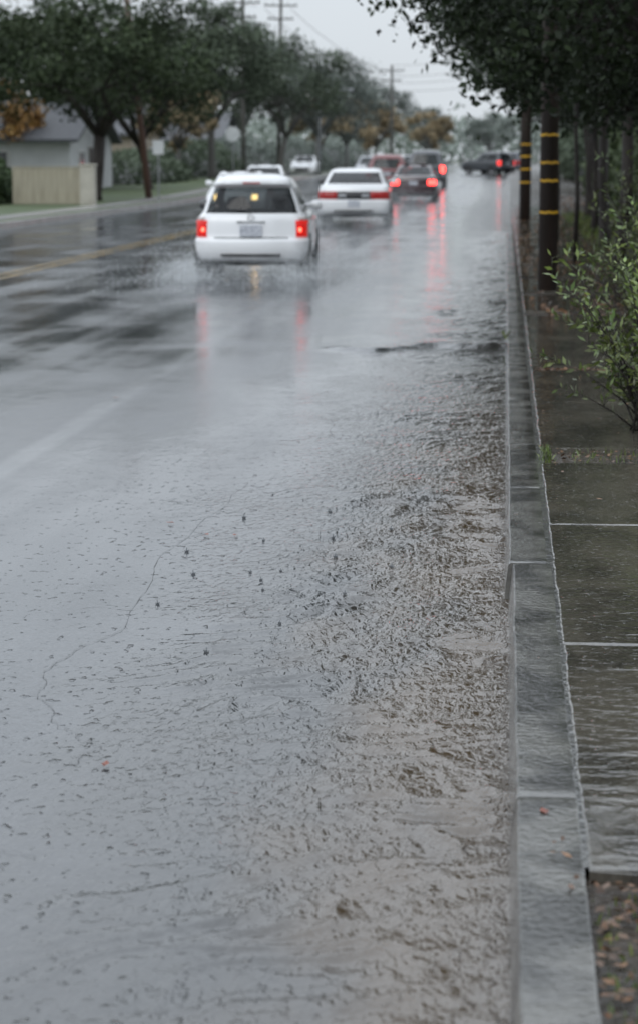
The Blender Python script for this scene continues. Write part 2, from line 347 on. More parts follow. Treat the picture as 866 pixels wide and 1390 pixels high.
V=np.concatenate([scatter(2600,.20,1.3,2.6,4.45,.135,.014),scatter(160,.22,1.5,10.9,11.4,.135,.014),scatter(350,.2,1.4,15.7,16,.135,.02),scatter(1500,.24,1.5,21.2,60,.16,.03,1.4),scatter(7000,1.45,6,14,90,.14,.045),scatter(70,.2,1.2,9,21,.158,.012),scatter(8,.05,.17,4,20,.158,.010),scatter(7,.12,.18,4.3,4.8,.158,.012)])
obj('leaf_litter',quads_mesh('leaf_litter',V,.3+1.0*rng.random(len(V)),M['litter']),kind='stuff')
def blades(n,x0,x1,y0,y1,z,hh):
    x=x0+(x1-x0)*rng.random(n); y=y0+(y1-y0)*rng.random(n); h_=hh*(.4+rng.random(n)); a=rng.random(n)*6.28; l=rng.normal(size=(n,2))*.35
    d=np.stack([np.cos(a),np.sin(a),0*a],1)*.003; c=np.stack([x,y,0*x+z],1); t=c+np.stack([l[:,0]*h_,l[:,1]*h_,h_],1); mid=c+np.stack([l[:,0]*h_*.35,l[:,1]*h_*.35,h_*.6],1)
    return np.stack([c-d,c+d,mid+d*.8,t],1)
V=np.concatenate([blades(700,.2,.7,3.0,4.4,.13,.022),blades(60,.2,.26,10.86,11.4,.13,.045),blades(90,.35,.8,10.9,11.4,.13,.035),blades(22,.0,.025,18.8,19.1,.12,.06),blades(3500,1.5,3.5,20,60,.12,.16)])
obj('grass_tufts',quads_mesh('grass_tufts',V,.5+.6*rng.random(len(V)),M['leafb']),kind='stuff')
def ribbon(name,pts,wd,m):
    v=[];f=[]; P=[]
    for i in range(len(pts)-1):
        for t in np.linspace(0,1,17)[:-1]:
            P.append((pts[i][0]*(1-t)+pts[i+1][0]*t+random.uniform(-.004,.004)+.012*math.sin(i*2+t*9),pts[i][1]*(1-t)+pts[i+1][1]*t+random.uniform(-.008,.008)))
    for i in range(len(P)):
        a=P[max(i-1,0)];b=P[min(i+1,len(P)-1)]; d=Vector((b[0]-a[0],b[1]-a[1])).normalized(); q=wd*(.35+.8*random.random())
        zz=zwater(*P[i])+.003
        v+=[(P[i][0]-d.y*q,P[i][1]+d.x*q,zz),(P[i][0]+d.y*q,P[i][1]-d.x*q,zz)]
        if i: f.append((2*i-2,2*i-1,2*i+1,2*i))
    obj(name,mesh(name,v,f,m),kind='structure')
ribbon('water_edge_line',[(-1.33,11.05),(-1.36,10.2),(-1.44,8.9),(-1.35,7.5),(-1.5,6.9),(-1.45,6.5),(-1.30,6.1),(-1.15,5.9),(-1.2,5.65)],.0013,M['edge_line'])  # thin dark ribbons drawn along the edge of the water sheet
ribbon('water_edge_line',[(-1.5,6.0),(-1.42,5.6),(-1.30,5.35),(-1.36,5.1),(-1.22,4.95),(-1.1,4.9)],.0013,M['edge_line'])
ribbon('water_edge_line',[(-1.2,12.9),(-1.05,13.0),(-1.1,13.8),(-1.5,14.0)],.0016,M['edge_line'])
# ---------------------------------------------------------------- small things
def leaf_me(s):
    v=[(0,-s,0),(s*.5,-s*.2,s*.25),(s*.3,s*.6,.1*s),(0,s,s*.3),(-s*.35,s*.5,.05*s),(-s*.5,-s*.2,s*.3),(0,0,0)]
    f=[(0,1,6),(1,2,6),(2,3,6),(3,4,6),(4,5,6),(5,0,6)]
    return mesh('fallen_leaf',v,f,M['red_leaf'])
lm=leaf_me(.022)
for k,(x,y) in enumerate([(-1.09,5.7),(-1.53,9.7),(-1.19,9.4),(-1.32,9.4),(-2.73,14.9),(.11,4.9),(-.25,11),(-1.9,7.6),(-.9,18.5)]):
    obj('fallen_leaf',lm,loc=(x,y,.157 if x>0 else zwater(x,y)+.008),rot=(0,0,k*1.3),scale=(1,1,.6) if k else (1.1,1,.8),label='small wet red-brown leaf lying flat on the street',category='fallen leaf',group='leaves fallen on the wet street')
v=[];f=[]
n=12
for k in range(n):
    a=k/n*6.283; hh=.006+.005*((k*7)%4)/3; r0,r1_=.008,.013
    b=len(v)
    for (rr,zz) in ((r0,0),(r0*1.25,hh*.6),(r1_,hh)): v.append((rr*math.cos(a),rr*math.sin(a),zz))
for k in range(n):
    q=((k+1)%n)*3; p=k*3
    f+=[(p,q,q+1,p+1)]
    if k%2==0: f+=[(p+1,q+1,q+2,p+2)]
tube(v,f,[(0,0,0),(0,0,.008),(0,0,.016),(.001,0,.020)],[.004,.002,.0028,.001],6)
sm=mesh('water_splash',v,f,M['splash'],True)
SP=[(-.96,8.4),(-1.02,8.55),(-.93,8.2),(-.9,8.6),(-1.21,9.9),(-.82,10.1),(-1.05,9.3),(-.7,8.9),(-.8,7.6),(-1.35,9.0),(-.5,9.6),(-1.3,7.9),(-.6,8.1),(-1.15,10.6),(-1.0,7.1),(-1.25,8.5),(-.45,8.7),(-.75,9.4)]
for k,(x,y) in enumerate(SP):
    s=.5+.55*random.random(); obj('water_splash',sm,loc=(x,y,zwater(x,y)),rot=(0,0,k),scale=(s,s,s*1.1),label='tiny raindrop splash crown on the flooded road',category='splash',group='raindrop splashes on the road')
# ---------------------------------------------------------------- cars
NR,NC,NS=8,8,26
def ring(z,yR,yF,w_,r,bow):
    P=[]
    for i in range(NR): t=i/NR; P.append((t*(w_-r),yR+bow*t*t))
    for i in range(NC): a=i/NC*math.pi/2; P.append((w_-r+r*math.sin(a),yR+bow+r*(1-math.cos(a))))
    y0=yR+bow+r; y1=yF-bow-r
    for i in range(NS): t=i/NS; P.append((w_*(1+.012*math.sin(math.pi*t))-.0,y0+(y1-y0)*t))
    for i in range(NC): a=i/NC*math.pi/2; P.append((w_-r+r*math.cos(a),y1+r*math.sin(a)))
    for i in range(NR+1): t=1-i/NR; P.append((t*(w_-r),yF-bow*t*t))
    return [(x,y,z) for x,y in P]
HN=2*NR+2*NC+NS
def seg(j):
    if j<NR: return 'rear',(j+.5)/NR
    j-=NR
    if j<NC: return 'rc',(j+.5)/NC
    j-=NC
    if j<NS: return 'side',(j+.5)/NS
    j-=NS
    if j<NC: return 'fc',(j+.5)/NC
    return 'front',1-(j-NC+.5)/NR
def wheel(parent,x,y,r,side,wd=.19):
    hub=obj('wheel',None,parent,loc=(x,y,r))
    def lathe(name,prof,m):
        v=[];f=[];n=28
        for k in range(n):
            a=2*math.pi*k/n
            for (px,pr) in prof: v.append((px*side,pr*math.cos(a),pr*math.sin(a)))
        K=len(prof)
        for k in range(n):
            for i in range(K-1): p=k*K+i; q=((k+1)%n)*K+i; f.append((p,p+1,q+1,q))
        return obj(name,mesh(name,v,f,m,True),hub)
    lathe('tyre',[(-wd,r*.62),(-wd,r*.9),(-wd+.03,r),(-.03,r),(0,r*.92),(0,r*.66),(-.03,r*.62)],M['tyre'])
    v=[];f=[]; n=20; K=4
    prof=[(-.03,r*.65),(-.045,r*.5),(-.05,r*.2),(-.03,.001)]
    for k in range(n):
        a=2*math.pi*k/n; w5=.02*math.cos(5*a)
        for i,(px,pr) in enumerate(prof): v.append(((px-(w5 if i==1 else 0))*side,pr*math.cos(a),pr*math.sin(a)))
    for k in range(n):
        for i in range(K-1): p=k*K+i;q=((k+1)%n)*K+i; f.append((p,p+1,q+1,q))
    obj('rim',mesh('rim',v,f,M['rim'],True),hub)
def build_car(cat,label,levels,partfn,pm,loc,rot=0,wb=(.68,3.1),wr=.3,brake=False,bright=False,bow=.05,plate_z=.72,headlit=False,mirror_z=1.0,name='car',extra=None,group='cars on the rain-soaked road'):
    L_=max(l[2] for l in levels)
    root=obj(name,None,loc=(loc[0],loc[1],zg(loc[1])),rot=(0,0,rot),label=label,category=cat,group=group)
    R=[ring(*l,bow) for l in levels]
    parts={}
    def add(key,quad):
        d=parts.setdefault(key,([],[])); b=len(d[0]); d[0].extend(quad); d[1].append(tuple(range(b,b+len(quad))))
    one=('body','rear_window','windscreen','bumper','lower_trim','trunk_panel','grille')
    for k in range(len(R)-1):
        zc=(levels[k][0]+levels[k+1][0])/2
        for j in range(HN):
            s,t=seg(j)
            for sg in(1,-1):
                q=[R[k][j],R[k][j+1],R[k+1][j+1],R[k+1][j]]
                q=[(sg*x,y,z) for x,y,z in q]
                if sg<0: q=q[::-1]
                key=partfn(zc,s,t); kk=(key,'') if key in one else (key,sg)
                if key=='pillar': kk=(key,(sg,t>.2))
                add(kk,q)
    top=R[-1]; add(('body',''),[(x,y,z) for x,y,z in top]+[(-x,y,z) for x,y,z in top[-2:0:-1]])
    bot=R[0]; add(('lower_trim',''),([(x,y,z) for x,y,z in bot]+[(-x,y,z) for x,y,z in bot[-2:0:-1]])[::-1])
    mm={'body':pm,'bumper':pm,'lower_trim':M['black'],'rear_window':M['glass'],'windscreen':M['glass'],'rear_side_window':M['glass'],'front_side_window':M['glass'],'tail_lamp':(M['brake3'] if bright==2 else M['brake2']) if bright else (M['brake'] if brake else M['tail']),'reversing_lamp':M['clear'],'trunk_panel':M['black'],'grille':M['black'],'headlight':M['head'] if headlit else M['lampoff'],'pillar':M['black']}
    for (key,sd),(v,f) in parts.items():
        me=mesh(key,v,f,mm[key]); bm=bmesh.new(); bm.from_mesh(me); bmesh.ops.remove_doubles(bm,verts=bm.verts,dist=.0004); bm.to_mesh(me); bm.free()
        me.polygons.foreach_set('use_smooth',[True]*len(me.polygons)); me.set_sharp_from_angle(angle=math.radians(32))
        o=obj(key,me,root)
        if key in('tail_lamp','headlight','bumper','trunk_panel','reversing_lamp'):
            md=o.modifiers.new('s','SOLIDIFY'); md.thickness=.012; md.offset=1
    Wm=max(l[3] for l in levels)
    for y in wb:
        for sd in(1,-1):
            v=[];f=[]; n=20; ra=wr+.05
            for side_x in (Wm*1.012+.003,Wm-.12):
                for k in range(n+1):
                    a=math.pi*k/n*1.24-.12*math.pi; v.append((side_x*sd,y+ra*math.cos(a),max(levels[0][0],wr+ra*math.sin(a))))
            f.append(tuple(range(n+1)) if sd>0 else tuple(range(n,-1,-1)))
            for k in range(n): f.append((k,k+1,n+2+k,n+1+k))
            obj('wheel_arch',mesh('wheel_arch',v,f,M['black']),root)
            wheel(root,(Wm*1.012+.006)*sd,y,wr,sd)
    def yr(z):
        for a,b in zip(levels,levels[1:]):
            if a[0]<=z<=b[0]: t=(z-a[0])/(b[0]-a[0]); return a[1]*(1-t)+b[1]*t
    py=yr(plate_z)-.018
    boxobj('number_plate',(-.155,.155,py-.012,py+.03,plate_z-.08,plate_z+.08),M['plate'],root,.006)
    belt=[l for l in levels if l[0]>=mirror_z-.001][0]
    for sd in(1,-1):
        v=[];f=[]; x0=belt[3]-.02; my=belt[2]-.62
        secs=[(0,.03,.02),(.07,.04,.03),(.1,.055,.065),(.17,.06,.075),(.225,.05,.06),(.24,.03,.04)]
        n=10
        for (dx,ay,az) in secs:
            for k in range(n): a=2*math.pi*k/n; v.append((sd*(x0+dx),my+ay*math.cos(a),mirror_z+.07+az*math.sin(a)))
        for i in range(len(secs)-1):
            for k in range(n): k2=(k+1)%n; f.append((i*n+k,i*n+k2,(i+1)*n+k2,(i+1)*n+k))
        f.append(tuple(range((len(secs)-1)*n,len(secs)*n)))
        obj('wing_mirror',mesh('wing_mirror',v,f,pm,True),root)
    for sx in(-.33,.33):
        for sy in (1.35,2.15) if L_<4.2 else (1.9,2.8):
            boxobj('seat',(sx-.2,sx+.2,sy,sy+.14,.45,.96),M['seat'],root,.05)
            boxobj('headrest',(sx-.11,sx+.11,sy+.02,sy+.11,.98,1.13),M['seat'],root,.03)
    if extra: extra(root,yr)
    return root
HB=[(.20,.18,3.76,.66,.27),(.26,.08,3.84,.75,.29),(.32,.03,3.88,.78,.29),(.42,0,3.9,.795,.29),(.53,0,3.9,.80,.29),(.57,.012,3.88,.80,.28),(.585,.045,3.86,.793,.27),(.60,.052,3.86,.793,.27),(.66,.056,3.86,.793,.27),(.72,.06,3.82,.792,.27),(.78,.066,3.6,.788,.27),(.83,.075,3.45,.778,.26),(.875,.09,3.15,.76,.25),(.905,.105,2.9,.74,.24),(.93,.12,2.8,.715,.22),(.96,.14,2.7,.692,.20),(1.02,.166,2.58,.673,.195),(1.08,.194,2.46,.653,.19),(1.15,.228,2.32,.628,.185),(1.21,.26,2.2,.604,.18),(1.28,.298,2.08,.574,.17),(1.31,.24,2.0,.56,.18),(1.335,.205,1.93,.55,.19),(1.37,.205,1.85,.532,.20),(1.405,.23,1.75,.503,.21),(1.435,.30,1.62,.458,.21),(1.458,.42,1.5,.39,.2),(1.472,.60,1.4,.31,.18),(1.478,.85,1.25,.21,.12)]
def pf_hb(z,s,t):
    if z<.25: return 'lower_trim'
    if .945<z<1.285:
        if s=='rear': return 'rear_window'
        if s=='rc' and t<.5: return 'rear_window'
        if s=='side' and .05<t<.36: return 'rear_side_window'
        if s=='side' and .40<t<.86: return 'front_side_window'
        if s=='front' : return 'windscreen'
        if s=='fc' and t>.6: return 'windscreen'
        if s=='side' and t<=.05 or (s=='side' and .36<=t<=.40): return 'pillar'
    if .605<z<.87 and s=='rc' and .2+(z-.6)*.5<t<.72+(z-.6)*.6: return 'tail_lamp' if z<.825 else 'reversing_lamp'
    if .60<z<.80 and s=='front' and t>.62: return 'headlight'
    if .3<z<.55 and s=='front' and t<.7: return 'grille'
    if z<.575 and s in('rear','rc'):
        return 'bumper' if z>.28 else 'lower_trim'
    return 'body'
def hb_extra(root,yr):
    v=[];f=[]; tube(v,f,[(0,.10,.94),(-.1,.12,.98),(-.32,.13,.99)],[.012,.01,.006],6); obj('wiper',mesh('wiper',v,f,M['black']),root)
    boxobj('lower_grille',(-.42,.42,-.010,.03,.33,.37),M['black'],root,.008)
    boxobj('hatch_handle',(-.2,.2,yr(.81)-.02,yr(.81)+.02,.80,.825),M['metal'],root,.008)
    v=[];f=[]; tube(v,f,[(.05*math.cos(a),yr(.865)-.008,.868+.03*math.sin(a)) for a in np.linspace(0,6.283,17)],[.006]*17,5); obj('emblem',mesh('emblem',v,f,M['metal']),root)
    v=[];f=[]; tube(v,f,[(-.42,.08,.2),(-.42,.02,.2),(-.42,.01,.2)],[.03,.03,.025],10); obj('exhaust_pipe',mesh('exhaust_pipe',v,f,M['metal']),root)
    boxobj('high_brake_lamp',(-.12,.12,yr(1.35)-.012,yr(1.35)+.02,1.34,1.36),M['tail'],root,.005)
    for sx in(-1,1):
        v=[];f=[]; tube(v,f,[(sx*.675,.24,.70),(sx*.675,.170,.70),(sx*.675,.160,.70)],[.032,.032,.02],14); obj('lamp_bulb',mesh('lamp_bulb',v,f,M['bulb'],True),root)
    v=[];f=[]; tube(v,f,[(-.52,.09,.592),(0,.034,.592),(.52,.09,.592)],[.006]*3,5); obj('shut_line',mesh('shut_line',v,f,M['black']),root)
build_car('car','white compact hatchback with lit red tail lamps driving through spray',HB,pf_hb,M['white'],(-3.54,29.9),rot=.045,brake=True,extra=hb_extra,wb=(.62,2.98),wr=.3,mirror_z=.94,plate_z=.69,bow=.075)
def sedan(L=4.9,W=.92,H=1.44,deck=1.0):
    k=W/.92; d=deck
    return [(.20,.2,L-.2,.80*k,.25),(.28,.08,L-.08,.88*k,.25),(.36,.02,L-.03,.91*k,.24),(.48,0,L,.92*k,.22),(.60,0,L,.92*k,.22),(.64,.03,L-.03,.92*k,.22),(.66,.05,L-.1,.92*k,.22),(.76,.06,L-.25,.915*k,.22),(d-.16,.07,L-.6,.91*k,.22),(d-.10,.09,L-.95,.90*k,.22),(d-.04,.12,L-1.3,.885*k,.22),(d-.01,.25,L-1.45,.865*k,.22),(d,.62,L-1.5,.84*k,.2),(d+.03,.72,L-1.58,.82*k,.2),(d+.12,.90,L-1.75,.78*k,.2),(d+.22,1.12,L-1.95,.735*k,.2),(H-.11,1.36,L-2.15,.69*k,.2),(H-.06,1.5,L-2.3,.66*k,.2),(H-.025,1.68,L-2.45,.60*k,.2),(H-.005,1.95,L-2.65,.46*k,.2),(H,2.1,L-2.8,.3*k,.15)]
def pf_sedan(d,H,panel=True,lt=.62):
    def p(z,s,t):
        if z<.27: return 'lower_trim'
        if d+.02<z<H-.1:
            if s=='rear': return 'rear_window'
            if s=='rc' and t<.4: return 'rear_window'
            if s=='side' and .08<t<.46: return 'rear_side_window'
            if s=='side' and .50<t<.92: return 'front_side_window'
            if s=='front' or (s=='fc' and t>.6): return 'windscreen'
        if .67<z<d-.13:
            if s=='rc' or (s=='rear' and t>lt): return 'tail_lamp'
            if s=='rear' and panel: return 'trunk_panel'
        if .64<z<.78 and s=='front' and t>.75: return 'headlight'
        if .4<z<.62 and s=='front' and t<.7: return 'grille'
        if z<.65 and s in('rear','rc'): return 'bumper'
        return 'body'
    return p
d=1.02
def sed_extra(root,yr):
    boxobj('lower_grille',(-.5,.5,-.012,.02,.33,.38),M['black'],root,.008)
    v=[];f=[]; tube(v,f,[(-.5,.06,.2),(-.5,-.02,.2)],[.03,.03],10); obj('exhaust_pipe',mesh('exhaust_pipe',v,f,M['metal']),root)
    for sx in(-.3,.3): boxobj('reverse_lamp',(sx-.1,sx+.1,.02,.07,.72,.78),M['lampoff'],root,.01)
build_car('car','white four-door saloon with dark panel between its tail lamps',sedan(5.0,.91,1.45,d),pf_sedan(d,1.45),M['white'],(-3.9,55.4),rot=.03,wb=(1.05,3.9),wr=.33,plate_z=.55,extra=sed_extra,mirror_z=1.02)
build_car('car','white oncoming saloon with dim yellow headlamps',sedan(4.6,.78,1.38,.98),pf_sedan(.98,1.38,False,.7),M['white'],(-7.25,60.2),rot=math.pi+.06,wb=(.95,3.6),wr=.31,mirror_z=.98,headlit=True)
build_car('car','white car facing the other way across the centre line',sedan(4.7,.86,1.42,.98),pf_sedan(.98,1.42,False,.7),M['white'],(-9.45,86),rot=math.pi+.05,wb=(.95,3.6),wr=.31,mirror_z=.98)
build_car('car','dark maroon saloon with brightly lit brake lamps',sedan(4.5,.87,1.45,1.0),pf_sedan(1.0,1.45,False,.85),paint('maroon_paint',(.045,.016,.02)),(-3.6,84),wb=(.9,3.5),wr=.31,bright=True,mirror_z=1.0)
def suv(L=4.7,W=.93,H=1.9):
    return [(.30,.15,L-.15,.82,.2),(.40,.03,L-.03,.91,.2),(.5,0,L,.93,.2),(.68,0,L,.93,.2),(.72,.05,L-.05,.93,.2),(.9,.06,L-.12,.93,.2),(1.0,.07,L-.35,.92,.2),(1.06,.08,L-.9,.90,.2),(1.1,.09,L-1.2,.88,.2),(1.14,.10,L-1.35,.86,.2),(1.3,.18,L-1.6,.80,.2),(H-.2,.28,L-1.85,.72,.2),(H-.12,.32,L-1.95,.68,.2),(H-.06,.38,L-2.05,.62,.2),(H-.02,.5,L-2.2,.5,.2),(H,.8,L-2.5,.34,.2)]
def pf_suv(H):
    def p(z,s,t):
        if z<.38: return 'lower_trim'
        if 1.11<z<H-.18:
            if s=='rear': return 'rear_window'
            if s=='side' and .04<t<.55: return 'rear_side_window'
            if s=='side' and .58<t<.88: return 'front_side_window'
            if s=='front' or (s=='fc' and t>.6): return 'windscreen'
        if .75<z<1.08 and (s=='rc'): return 'tail_lamp'
        if .72<z<.95 and s=='fc': return 'headlight'
        if z<.7 and s in('rear','rc'): return 'bumper'
        return 'body'
    return p
build_car('suv','dark grey sport utility vehicle with lit brake lamps',suv(4.9,.93,1.82),pf_suv(1.82),paint('charcoal_paint',(.09,.095,.105)),(-3.95,106),wb=(.95,3.8),wr=.37,bright=True,mirror_z=1.14,plate_z=.85)
build_car('suv','red sport utility vehicle queuing in traffic',suv(4.5,.88,1.72),pf_suv(1.72),paint('red_paint',(.20,.06,.06)),(-5.35,97),wb=(.9,3.5),wr=.36,brake=True,mirror_z=1.14,plate_z=.85)
build_car('car','silver saloon car queuing in traffic',sedan(4.6,.88,1.5,1.0),pf_sedan(1.0,1.5,False,.85),paint('silver_paint',(.35,.37,.4)),(-7.0,112),wb=(.9,3.5),wr=.31,brake=True,mirror_z=1.0)
build_car('car','pale silver car with lit tail lamps far along road',sedan(4.6,.88,1.5,1.0),pf_sedan(1.0,1.5,False,.6),paint('pale_paint',(.5,.52,.55)),(-6.6,150),wb=(.9,3.5),wr=.31,bright=True,mirror_z=1.0)
build_car('suv','black sport utility vehicle turning across the road',suv(4.2,.88,1.75),pf_suv(1.75),paint('black_paint',(.045,.05,.058)),(.15,165),rot=math.radians(48),wb=(.9,3.3),wr=.35,bright=2,mirror_z=1.14,plate_z=.85)
build_car('suv','dark blue sport utility vehicle waiting to turn',suv(4.2,.88,1.75),pf_suv(1.75),paint('navy_paint',(.06,.065,.085)),(1.6,178),rot=math.radians(55),wb=(.9,3.3),wr=.35,mirror_z=1.14,plate_z=.85)
build_car('car','white car parked beside the far verge',sedan(4.5,.87,1.45,1.0),pf_sedan(1.0,1.45,False,.6),M['white'],(-13.9,152),rot=math.pi,wb=(.9,3.5),wr=.31,mirror_z=1.0)
# tyre spray
def spray(cx,cy,n,sx,sy,sz,s=.005):
    c=np.stack([cx+rng.normal(size=n)*sx,cy-np.abs(rng.normal(size=n))*sy,np.abs(rng.normal(size=n))*sz+.01],1)
    return leaves(c,s,.6)
V=np.concatenate([spray(-4.35,30.8,16000,.28,1.3,.20),spray(-2.85,30.8,16000,.28,1.3,.20),spray(-3.6,30.2,9000,.9,1.8,.15),spray(-4.7,56.4,13000,.35,2,.28),spray(-3.1,56.4,13000,.35,2,.28),spray(-4.5,33.6,6000,.3,1,.2),spray(-2.65,33.8,12000,.35,1.1,.26),spray(-3,60.5,9000,.5,1.8,.3),spray(-3.9,84,10000,1.0,8,.35,.008),spray(-5,110,12000,1.6,12,.5,.009)])
obj('tyre_spray',quads_mesh('tyre_spray',V,np.ones(len(V)),M['spray']),kind='stuff')
# ---------------------------------------------------------------- trees
def tree_meshes(seed,th,cr,ch,nleaf,ls,lm_,nclump=55,r0=.28,lean=(0,0),cz=None,clr=1.0,bark=None,full=False,cs_=1.0):
    r_=np.random.default_rng(seed); random.seed(seed)
    cz=cz if cz else th+ch*.45
    C=[]
    while len(C)<nclump:
        p=r_.uniform(-1,1,3); q=np.linalg.norm(p)
        if q>1 or q<.35: continue
        if p[2]<-.55 and q<.75 and not full: continue
        C.append(p)
    C=np.array(C); ce=np.array([lean[0]*1.5,lean[1]*1.5,cz]); C=C*np.array([cr,cr,ch/2])*(.82+.3*r_.random((nclump,1)))+ce
    v=[];f=[]
    T=Vector((lean[0],lean[1],th)); tube(v,f,[(0,0,-.1),(lean[0]*.2,lean[1]*.2,th*.12),(lean[0]*.45+.06,lean[1]*.4,th*.5),T],[r0*1.35,r0,r0*.85,r0*.8],10)
    nl=7
    for i in range(nl):
        a=2*math.pi*i/nl+r_.random()*.5
        mid=T+Vector((math.cos(a)*cr*.32,math.sin(a)*cr*.32,(cz-th)*.55)); 
        tube(v,f,[T-Vector((0,0,.15)),T.lerp(mid,.5)+Vector((r_.normal()*.12,r_.normal()*.12,.1)),mid],[r0*.55,r0*.42,r0*.33],7)
        near=sorted(range(nclump),key=lambda k:(Vector(C[k])-mid).length+r_.random()*1.5)[:5]
        for k in near:
            e=Vector(C[k]); m2=mid.lerp(e,.5)+Vector(r_.normal(size=3)*.2); tube(v,f,[mid,m2,e],[r0*.28,r0*.15,r0*.05],5)
    tm=mesh('trunk',v,f,bark or M['bark'],True)
    n=nleaf//nclump; cs=[];ti=[]
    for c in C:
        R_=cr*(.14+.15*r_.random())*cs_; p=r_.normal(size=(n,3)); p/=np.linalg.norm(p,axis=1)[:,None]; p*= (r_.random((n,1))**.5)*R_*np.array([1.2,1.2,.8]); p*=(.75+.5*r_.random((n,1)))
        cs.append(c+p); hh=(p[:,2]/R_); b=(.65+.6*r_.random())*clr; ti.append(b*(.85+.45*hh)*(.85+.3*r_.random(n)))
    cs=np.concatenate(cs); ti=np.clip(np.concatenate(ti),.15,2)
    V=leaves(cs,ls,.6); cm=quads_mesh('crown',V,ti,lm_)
    return tm,cm
def variant(mm,bark,leaf):
    a=mm[0].copy(); a.materials[0]=bark; b=mm[1].copy(); b.materials[0]=leaf; return a,b
def tree(mm,loc,rot,sc,label,group=None):
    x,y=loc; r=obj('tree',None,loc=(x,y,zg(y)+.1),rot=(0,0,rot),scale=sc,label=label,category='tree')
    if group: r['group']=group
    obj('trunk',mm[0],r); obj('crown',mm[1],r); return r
oakA=tree_meshes(11,2.7,4.9,5.0,12000,.10,M['leafd'],60,.27,(.3,0),5.9)
oakB=tree_meshes(12,2.4,4.5,5.0,11000,.10,M['leafd'],52,.21,(-.4,.3),5.8)
oakC=tree_meshes(13,2.8,4.8,6.0,9500,.125,M['leafd'],54,.26,(.2,0),6.4)
yelT=tree_meshes(14,2.0,2.6,4.2,4500,.12,M['leafy'],35,.14,(0,0),4.2)
nrA=tree_meshes(15,2.3,2.7,4.2,22000,.05,M['leafr'],80,.10,(.1,0),4.5)
nrD=tree_meshes(19,2.4,2.9,4.2,30000,.045,M['leafr'],90,.11,(.1,0),4.0,full=True)
nrB=tree_meshes(16,2.4,3.4,5.4,18000,.075,M['leafr'],80,.085,(-.15,0),5.2)
nrC=tree_meshes(17,3.0,5.6,6.5,15000,.12,M['leafr'],85,.17,(-.3,0),7.0)
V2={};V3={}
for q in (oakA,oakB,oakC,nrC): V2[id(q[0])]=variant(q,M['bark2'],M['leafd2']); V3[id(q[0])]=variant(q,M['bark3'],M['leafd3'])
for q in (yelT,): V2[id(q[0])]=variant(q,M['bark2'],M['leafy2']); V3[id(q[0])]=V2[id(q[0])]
def pick(mm,y):  # farther trees take the copies with haze in their colours
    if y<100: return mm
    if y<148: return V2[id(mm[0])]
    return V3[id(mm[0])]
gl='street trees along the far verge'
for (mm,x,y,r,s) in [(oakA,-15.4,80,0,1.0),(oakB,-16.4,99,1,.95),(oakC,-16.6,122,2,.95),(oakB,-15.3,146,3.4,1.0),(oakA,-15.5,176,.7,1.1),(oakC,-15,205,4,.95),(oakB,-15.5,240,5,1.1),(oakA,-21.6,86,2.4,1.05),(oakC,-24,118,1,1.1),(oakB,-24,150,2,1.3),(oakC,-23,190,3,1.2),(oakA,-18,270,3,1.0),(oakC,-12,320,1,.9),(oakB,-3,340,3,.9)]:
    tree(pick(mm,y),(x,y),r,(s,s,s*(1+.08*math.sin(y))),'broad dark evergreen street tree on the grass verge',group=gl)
for (x,y,s,r) in [(-22.4,94,.85,0),(-17.9,118,.9,2),(-13.5,225,1.2,3),(-10.5,300,1.3,1),(-17,200,1.3,4)]:
    tree(pick(yelT,y),(x,y),r,(s,s,s),'small tree with orange and yellow autumn leaves',group='autumn trees')
gr='trees overhanging the kerbside parkway'
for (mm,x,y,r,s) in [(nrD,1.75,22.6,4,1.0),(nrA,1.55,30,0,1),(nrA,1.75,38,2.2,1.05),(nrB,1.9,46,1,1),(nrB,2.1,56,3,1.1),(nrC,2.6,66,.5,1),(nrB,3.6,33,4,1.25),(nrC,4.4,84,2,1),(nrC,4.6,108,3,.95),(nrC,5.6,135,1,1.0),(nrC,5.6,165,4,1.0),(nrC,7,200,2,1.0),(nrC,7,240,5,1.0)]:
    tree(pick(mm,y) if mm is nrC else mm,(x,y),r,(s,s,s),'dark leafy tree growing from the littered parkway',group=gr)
def hedge(name,cx,cy,rx,ry,h_,n,ls,m,label,seed=1,cat='hedge'):
    r_=np.random.default_rng(seed); p=r_.normal(size=(n,3)); p/=np.linalg.norm(p,axis=1)[:,None]; q=.75+.3*r_.random((n,1)); p*=q
    lump=.85+.3*vnoise(p[:,0]*3+5,p[:,2]*3+p[:,1]*2+5,seed)[:,None]; p*=lump
    c=np.stack([p[:,0]*rx,p[:,1]*ry,np.abs(p[:,2])*h_],1); V=leaves(c,ls,.6)
    root=obj(name,None,loc=(cx,cy,zg(cy)+.1),label=label,category=cat)
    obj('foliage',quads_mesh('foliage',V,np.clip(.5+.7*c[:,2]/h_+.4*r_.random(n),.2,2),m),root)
    vv=[];ff=[];a=16;b=7
    for j in range(b):
        ph=math.pi/2*j/(b-1)
        for i in range(a): t=2*math.pi*i/a; vv.append((rx*.74*math.cos(t)*math.cos(ph),ry*.74*math.sin(t)*math.cos(ph),h_*.74*math.sin(ph)))
    for j in range(b-1):
        for i in range(a): ff.append((j*a+i,j*a+(i+1)%a,(j+1)*a+(i+1)%a,(j+1)*a+i))
    obj('dark_core',mesh('dark_core',vv,ff,M['bark3'] if m in (M['leafd2'],M['leafd3']) else M['bark'],True),root)  # solid dark dome added inside the leaves to block the view through
